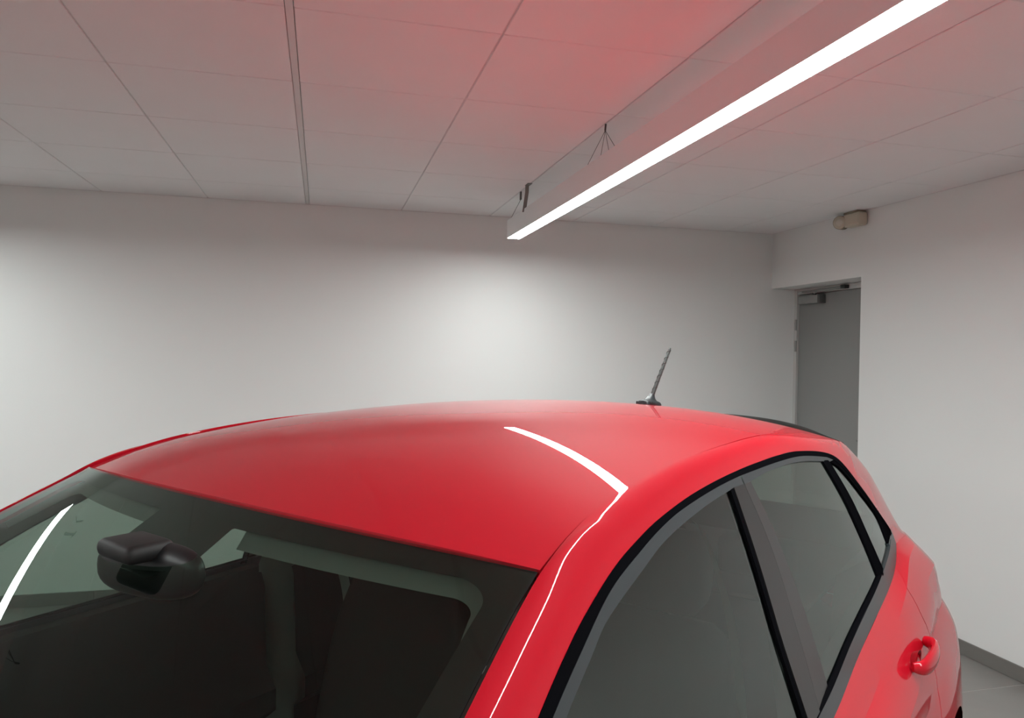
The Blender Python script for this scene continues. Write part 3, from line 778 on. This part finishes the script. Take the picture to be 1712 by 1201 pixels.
cobj('hatch_frame', vs, fs, M_GLOSSB, sides=0)
def tail_pt(k, v):    # rows down the tail from belt to the bumper foot
    K = spline([(0, 3.26, .65, 1.015, 3.34, 1.02), (1, 3.26, .675, .990, 3.36, .99), (2, 3.26, .70, .88, 3.38, .90), (3, 3.26, .76, .76, 3.37, .77), (4, 3.26, .79, .62, 3.40, .62), (5, 3.26, .80, .45, 3.42, .46), (6, 3.26, .79, .27, 3.40, .28), (7, 3.22, .74, .20, 3.34, .20)])(k)
    a = abs(v)**3
    return Vector((K[3]+(K[0]-K[3])*a, v*K[1], K[4]+(K[2]-K[4])*a))
patch('hatch_panel', [[tail_pt(3.4*i/20, -1+2*j/40) for j in range(41)] for i in range(21)], M_RED, sides=0)
patch('rear_bumper', [[tail_pt(3.43+3.57*i/20, -1+2*j/40)+Vector((.006, 0, 0)) for j in range(41)] for i in range(21)], M_RED, sides=0)
# tail lamps wrap the quarter corner
rows = []
for i in range(10):
    z = 0.78+0.17*i/9; row = []
    k = 2.0 - (z-.88)/.06 if z > .88 else 2+(0.88-z)/.12
    for j in range(16):
        t = j/15
        if t < .5:
            x = 3.16+.10*(t/.5); y0 = spline([(3.0, .806), (3.26, .70)])(x) + (0.008)
            y0 = y0+(0.88-z)*0.35 if z < .88 else y0-(z-.88)*0.2
            row.append(Vector((x, y0, z)))
        else:
            p = tail_pt(k, 1-.45*(t-.5)/.5); row.append(p+Vector((.008, .003, 0)))
    rows.append(row)
patch('tail_lamp', rows, M_TAIL, sides=2, angle=60)

# ---- front: bonnet, bumper, grille, headlamps
def bon_pt(s, v):
    ex = .36-1.10*s; ey, ez = R_belt(ex)
    cx_ = .12-.98*s; cz_ = .975 - .03*s - .185*s**2.2
    a = abs(v)**2.6
    return Vector((cx_+(ex-cx_)*a, v*(ey-.002), cz_+(ez-cz_)*a + .012*math.exp(-((abs(v)-.72)/.10)**2)*(1-s)*(1-a)))
patch('bonnet', [[bon_pt(i/30, -1+2*j/60) for j in range(61)] for i in range(31)], M_RED, sides=0)
rows = [[Vector((.40-.11*(1-abs(-1+2*j/40)**2.2)-dx, (-1+2*j/40)*.735, .962+.02*(1-abs(-1+2*j/40)**2)-dz)) for j in range(41)] for dx, dz in ((-.02, .0), (.05, .012), (.09, .03))]
patch('cowl_panel', rows, M_CABIN, sides=0)
def nose_pt(k, v):
    K = spline([(0, -.74, .50, .72, -.860, .762), (1, -.74, .55, .69, -.872, .735), (2, -.74, .65, .62, -.885, .65), (3, -.74, .69, .56, -.885, .57), (4, -.74, .70, .50, -.90, .48), (5, -.74, .70, .40, -.905, .38), (6, -.74, .68, .24, -.885, .25), (7, -.74, .64, .17, -.84, .18)])(k)
    a = abs(v)**2.8
    return Vector((K[3]+(K[0]-K[3])*a, v*K[1], K[4]+(K[2]-K[4])*a))
patch('front_bumper', [[nose_pt(7*i/30, -1+2*j/50) for j in range(51)] for i in range(31)], M_RED, sides=0)
patch('grille', [[nose_pt(1.0+1.5*i/8, -.42+.84*j/20)+Vector((-.008, 0, 0)) for j in range(21)] for i in range(9)], M_GLOSSB, sides=0)
patch('lower_grille', [[nose_pt(4.0+1.6*i/8, -.6+1.2*j/20)+Vector((-.006, 0, 0)) for j in range(21)] for i in range(9)], M_CABIN, sides=0)
patch('headlamp', [[nose_pt(.4+1.8*i/8, .50+.48*j/14)+Vector((-.012, .004, 0)) for j in range(15)] for i in range(9)], M_HEAD, sides=2)
# wipers at the foot of the glass
for (y0, y1) in ((.62, -.02), (.05, -.52)):
    pts = [WS(.93, y/.73, .012) for y in [y0+(y1-y0)*k/8 for k in range(9)]]
    bm = bmesh.new(); add_tube(bm, [(p.x, -p.y, p.z) for p in pts], .007, 6)
    from_bm('wiper', bm, M_SEAL, car, True)
# door mirrors
for sgn in (1, -1):
    r_ = empty('door_mirror', (.60, -sgn*.80, .99), 0, car)
    bm = bmesh.new(); bmesh.ops.create_uvsphere(bm, u_segments=24, v_segments=14, radius=1.0)
    for v in bm.verts:
        x, y, z = v.co
        v.co = Vector((x*.075 if x < 0 else x*.03, y*.105-sgn*.115, z*.070+.01))
    from_bm('mirror_shell', bm, M_RED, r_, True)
    box('mirror_foot', (-.025, min(-sgn*.06, sgn*.03), -.045), (.025, max(-sgn*.06, sgn*.03), -.015), M_SEAL, r_, .008)
    bm = bmesh.new(); bmesh.ops.create_circle(bm, cap_ends=True, segments=24, radius=1.0)
    for v in bm.verts: v.co = Vector((.0312, v.co.x*.09-sgn*.115, v.co.y*.058+.01))
    from_bm('mirror_glass', bm, M_MIRR, r_)

# ---- wheels
def wheel(ax, sgn):
    r_ = empty('wheel', (ax, -sgn*.80, .315), 0, car)
    prof = [(.215, .10), (.225, .108), (.29, .105), (.310, .085), (.315, .0), (.310, -.085), (.29, -.105), (.215, -.10), (.205, 0)]
    vs = []; n = 48
    for k in range(n):
        a = 2*math.pi*k/n
        for (r, y) in prof: vs.append((r*math.cos(a), -sgn*(y-.02), r*math.sin(a)))
    m_ = len(prof); fs = [(k*m_+i, k*m_+(i+1) % m_, ((k+1) % n)*m_+(i+1) % m_, ((k+1) % n)*m_+i) for k in range(n) for i in range(m_)]
    me = bpy.data.meshes.new('tyre'); me.from_pydata(vs, [], fs)
    for p in me.polygons: p.use_smooth = True
    me.set_sharp_from_angle(angle=.8); link('tyre', me, M_TYRE, r_)
    bm = bmesh.new()
    add_tube(bm, [(0, -sgn*.078, 0), (0, -sgn*.03, 0)], .045, 20)
    for k in range(10):
        a = 2*math.pi*(k//2)/5 + (.11 if k % 2 else -.11)
        add_tube(bm, [(.03*math.cos(a), -sgn*.07, .03*math.sin(a)), (.12*math.cos(a), -sgn*.078, .12*math.sin(a)), (.21*math.cos(a), -sgn*.072, .21*math.sin(a))], [.014, .012, .013], 8)
    rim = from_bm('rim', bm, M_ALLOY, r_, True)
    vs = []; 
    for k in range(n):
        a = 2*math.pi*k/n
        for (r, y) in ((.216, .088), (.206, .088), (.200, -.08), (.216, -.08)): vs.append((r*math.cos(a), -sgn*(y-.02), r*math.sin(a)))
    fs = [(k*4+i, k*4+(i+1) % 4, ((k+1) % n)*4+(i+1) % 4, ((k+1) % n)*4+i) for k in range(n) for i in range(4)]
    me = bpy.data.meshes.new('rim_barrel'); me.from_pydata(vs, [], fs); link('rim_barrel', me, M_ALLOY, r_)
    bm = bmesh.new(); add_tube(bm, [(0, -sgn*.02, 0), (0, sgn*.0, 0)], .13, 32); from_bm('brake_disc', bm, M_BRKT, r_)
for ax in (0.0, 2.58):
    for sgn in (1, -1): wheel(ax, sgn)

# ---- cabin
def cbox(name, lo, hi, m, bev=0.0, parent=None, seg=3):
    lo2 = (lo[0], -hi[1], lo[2]); hi2 = (hi[0], -lo[1], hi[2])
    return box(name, lo2, hi2, m, parent or car, bev, seg)
# floor pan and firewall, rear wall
cbox('floor_pan', (-.3, -.70, .20), (3.2, .70, .26), M_CABIN)
cbox('firewall', (.10, -.70, .26), (.14, .70, .88), M_CABIN)
# headliner (underside of the roof)
rows = []
for i in range(30):
    row = []
    for j in range(25):
        v = -1+2*j/24; t = i/29; y = v*.555; x = hdr_x(y)+0.035+(2.98-hdr_x(y)-.035)*t
        row.append(Vector((x, y, zroof(x, y)-.030-.012*abs(v)**6)))
    rows.append(row)
rows.insert(0, [p+Vector((-.012, 0, .012)) for p in rows[0]])
patch('headliner', rows, M_LINER, sides=0)
# inner pillar trims following the side frame
rows = []
for j in range(6):
    row = []
    for i in range(120):
        p = frame_point(0.4+14.5*i/119, j/5); row.append(p + Vector((.012, -.020, -.018)))
    rows.append(row)
patch('pillar_trim', rows, M_LINER, sides=2)
rows = []
for z in (.35, .6, .8, 1.0, 1.15, 1.3, 1.372):
    x0 = 1.60+.09*max(0, (z-1.0)/.37); wd = .17 if z < 1.1 else .135
    rows.append([Vector((x0+wd*k/4+.012, min(G(x0, max(z, .95)), .76)-.028-.008*math.sin(math.pi*k/4), z)) for k in range(5)])
patch('centre_pillar_trim', rows, M_LINER, sides=2)
rows = []
for i in range(20):
    s = 4.0*i/19; ox, oz, ix, iy, iz = cpf(s); O = S(ox, oz, -.022); I = Vector((ix-.02, iy-.035, iz-.02))
    X = Vector((ox+(ix-ox)*0.6, 0, oz+(iz-oz)*0.6)); X.y = G(X.x, X.z)-.030
    rows.append([O*(1-t)**2+X*2*t*(1-t)+I*t*t for t in [k/8 for k in range(9)]])
patch('rear_pillar_trim', rows, M_LINER, sides=2)
patch('hatch_trim', [[tail_pt(3.2*i/10, (-1+2*j/20)*.96)+Vector((-.035, 0, .028)) for j in range(21)] for i in range(11)], M_CABIN, sides=0)
# inner door cards
for x0, x1 in ((.42, 1.62), (1.72, 2.55)):
    rows = []
    for (dz, dy) in ((.0, .742), (.012, .755), (.0, .765)): pass
    vsr = []
    for i in range(20):
        x = x0+(x1-x0)*i/19; z1 = zb(x)+.018
        vsr.append([Vector((x, G(x, z1)-.018, z1)), Vector((x, G(x, z1)-.05, z1-.002)), Vector((x, .715, z1-.05)), Vector((x, .70, .72)), Vector((x, .655, .66)), Vector((x, .655, .60)), Vector((x, .705, .56)), Vector((x, .70, .30))])
    patch('door_card', vsr, M_CABIN, sides=2)
vsr = []
for i in range(16):
    x = 2.5+.74*i/15; z1 = min(zb(x)+.04, 1.085)
    vsr.append([Vector((x, G(x, z1)-.02, z1)), Vector((x, G(x, z1)-.06, z1-.01)), Vector((x, .62, z1-.06)), Vector((x, .58, .5)), Vector((x, .58, .26))])
patch('boot_side_trim', vsr, M_CABIN, sides=2)
cbox('parcel_shelf', (2.42, -.57, .93), (3.16, .57, .945), M_CABIN, .004)
# dashboard
rows = []
for (x, z) in ((.14, .905), (.30, .93), (.50, .935), (.62, .915), (.68, .86), (.66, .74), (.70, .60), (.66, .48)):
    rows.append([Vector((x-.05*abs(-1+2*j/24)**3, (-1+2*j/24)*.70, z-.015*abs(-1+2*j/24)**3)) for j in range(25)])
patch('dashboard', rows, M_CABIN, sides=0, angle=60)
cbox('instrument_hood', (.50, .20, .92), (.70, .50, .975), M_CABIN, .02)
cbox('centre_console', (.66, -.11, .26), (1.45, .11, .52), M_CABIN, .02)
# steering wheel
sw = empty('steering_wheel', (.86, -.36, .88), 0, car); sw.rotation_euler = (0, math.radians(-65), 0)
bm = bmesh.new(); R_ = .185
pts = [(R_*math.cos(2*math.pi*k/40), R_*math.sin(2*math.pi*k/40), 0) for k in range(41)]; add_tube(bm, pts, .014, 10)
from_bm('wheel_rim', bm, M_CABIN, sw, True)
bm = bmesh.new(); add_tube(bm, [(0, 0, -.02), (0, 0, .025)], [.065, .055], 20)
for a in (90, -90, 180):
    a = math.radians(a); add_tube(bm, [(.04*math.cos(a), .04*math.sin(a), 0), (.18*math.cos(a), .18*math.sin(a), 0)], [.02, .014], 8)
from_bm('wheel_hub', bm, M_CABIN, sw, True)
# interior mirror and its mount
mr = empty('interior_mirror', (.915, 0, 1.283), 0, car)
bm = bmesh.new(); bmesh.ops.create_uvsphere(bm, u_segments=32, v_segments=16, radius=1.0)
for v in bm.verts:
    x, y, z = v.co
    sy = abs(y)**.75*(1 if y > 0 else -1); sz = abs(z)**.8*(1 if z > 0 else -1)
    v.co = Vector((x*(.030 if x < 0 else .012), sy*.122, sz*.044 - .010*y))
bmesh.ops.rotate(bm, verts=bm.verts[:], cent=(0, 0, 0), matrix=Matrix.Rotation(math.radians(8), 3, 'Z'))
from_bm('mirror_case', bm, mat('mirror_case_black', (.010, .010, .011), .35), mr, True)
bm = bmesh.new(); bmesh.ops.create_circle(bm, cap_ends=True, segments=32, radius=1.0)
for v in bm.verts: v.co = Vector((.0125, v.co.x*.106, v.co.y*.032))
bmesh.ops.rotate(bm, verts=bm.verts[:], cent=(0, 0, 0), matrix=Matrix.Rotation(math.radians(8), 3, 'Z'))
from_bm('mirror_face', bm, M_MIRR, mr)
tube('mirror_stalk', [(-.005, 0, .01), (-.012, 0, .030), (-.012, 0, .048)], [.010, .012, .018], M_BLACKM, mr, 12)
box('sensor_housing', (-.060, -.050, .022), (.015, .050, .050), M_FRIT, mr, .012, 3)
# sun visors
for y in (-.36, .36):
    cbox('sun_visor', (1.16, y-.18, 1.335), (1.30, y+.18, 1.348), M_LINER, .006)
# belts hanging inside the centre pillars
bp = resample([(1.545, .602, 1.335), (1.590, .602, 1.305), (1.640, .60, 1.254), (1.688, .60, 1.188), (1.739, .60, 1.106), (1.785, .60, .997), (1.818, .60, .888), (1.84, .60, .70), (1.84, .60, .32)], 50)
rows = [[], []]
for i, q in enumerate(bp):
    wd = .006+.020*min(i/14, 1)
    rows[0].append(Vector((q[0], q[1]+wd*.45, q[2]))); rows[1].append(Vector((q[0]+wd*.5, q[1]-wd*.55, q[2]+wd*.2)))
patch('seat_belt', rows, mat('belt_webbing', (0.22, 0.225, 0.215), 0.8, bump=.2, bscale=900), sides=2)
# seats
def seat(y, front=True, w=.25, x0=1.22, name='front_seat'):
    r_ = empty(name, (x0, -y, .28), 0, car)
    def cushion(nm, prof, hw, m, bol=.03, crown=.03):
        # prof: list of (x, z, thickness) centre line; lofted rounded cross-sections
        bm = bmesh.new(); rings = []
        f = spline([(i, *p) for i, p in enumerate(prof)]); N = 6*(len(prof)-1)
        for i in range(N+1):
            s = i/6; x, z, th, k = f(s); xa, za, _, _ = f(min(s+.1, len(prof)-1)); xb, zb_, _, _ = f(max(s-.1, 0))
            tx, tz = xa-xb, za-zb_; L = math.hypot(tx, tz); nx, nz = -tz/L, tx/L
            ring = []
            for q in range(24):
                a = 2*math.pi*q/24; cy = math.cos(a); sy = math.sin(a)
                yy = hw*k*abs(cy)**.55*(1 if cy > 0 else -1); dd = th*abs(sy)**.6*(1 if sy > 0 else -1)
                if sy > 0: dd += bol*abs(cy)**3*abs(sy)**.5
                ring.append(bm.verts.new((x+nx*dd, yy, z+nz*dd)))
            rings.append(ring)
        for a, b in zip(rings[:-1], rings[1:]):
            for q in range(24): bm.faces.new((a[q], a[(q+1) % 24], b[(q+1) % 24], b[q]))
        bm.faces.new(rings[0]); bm.faces.new(rings[-1][::-1])
        return from_bm(nm, bm, m, r_, True, 60)
    if front:
        cushion('seat_cushion', [(0, .10, .05, .85), (.06, .15, .07, 1), (.30, .13, .07, 1), (.50, .11, .06, .95)], w, M_SEAT)
        cushion('backrest', [(.48, .12, .05, .9), (.55, .30, .06, 1.0), (.61, .52, .055, 1.0), (.66, .70, .045, .82), (.675, .755, .03, .6)], w, M_SEAT, .035)
        cushion('headrest', [(.665, .765, .025, .8), (.672, .81, .045, 1), (.69, .89, .045, 1), (.70, .945, .025, .8)], .135, M_SEATE, .0)
        for s in (-.05, .05): tube('headrest_post', [(.672, s, .72), (.672, s, .80)], .006, M_STEEL, r_)
    else:
        cushion('seat_cushion', [(0, .10, .05, .9), (.06, .15, .07, 1), (.30, .13, .07, 1), (.48, .12, .06, 1)], w, M_SEAT, .0)
        cushion('backrest', [(.45, .14, .05, .95), (.53, .35, .06, 1.0), (.60, .58, .05, 1.0), (.62, .63, .03, .9)], w, M_SEAT, .0)
    return r_
seat(.36); seat(-.36)
rs = seat(0, False, .60, 2.02, 'rear_bench')
for y in (-.36, 0, .36):
    box('headrest', (.575, y-.12, .65), (.665, y+.12, .78), M_SEAT, rs, .03, 3)
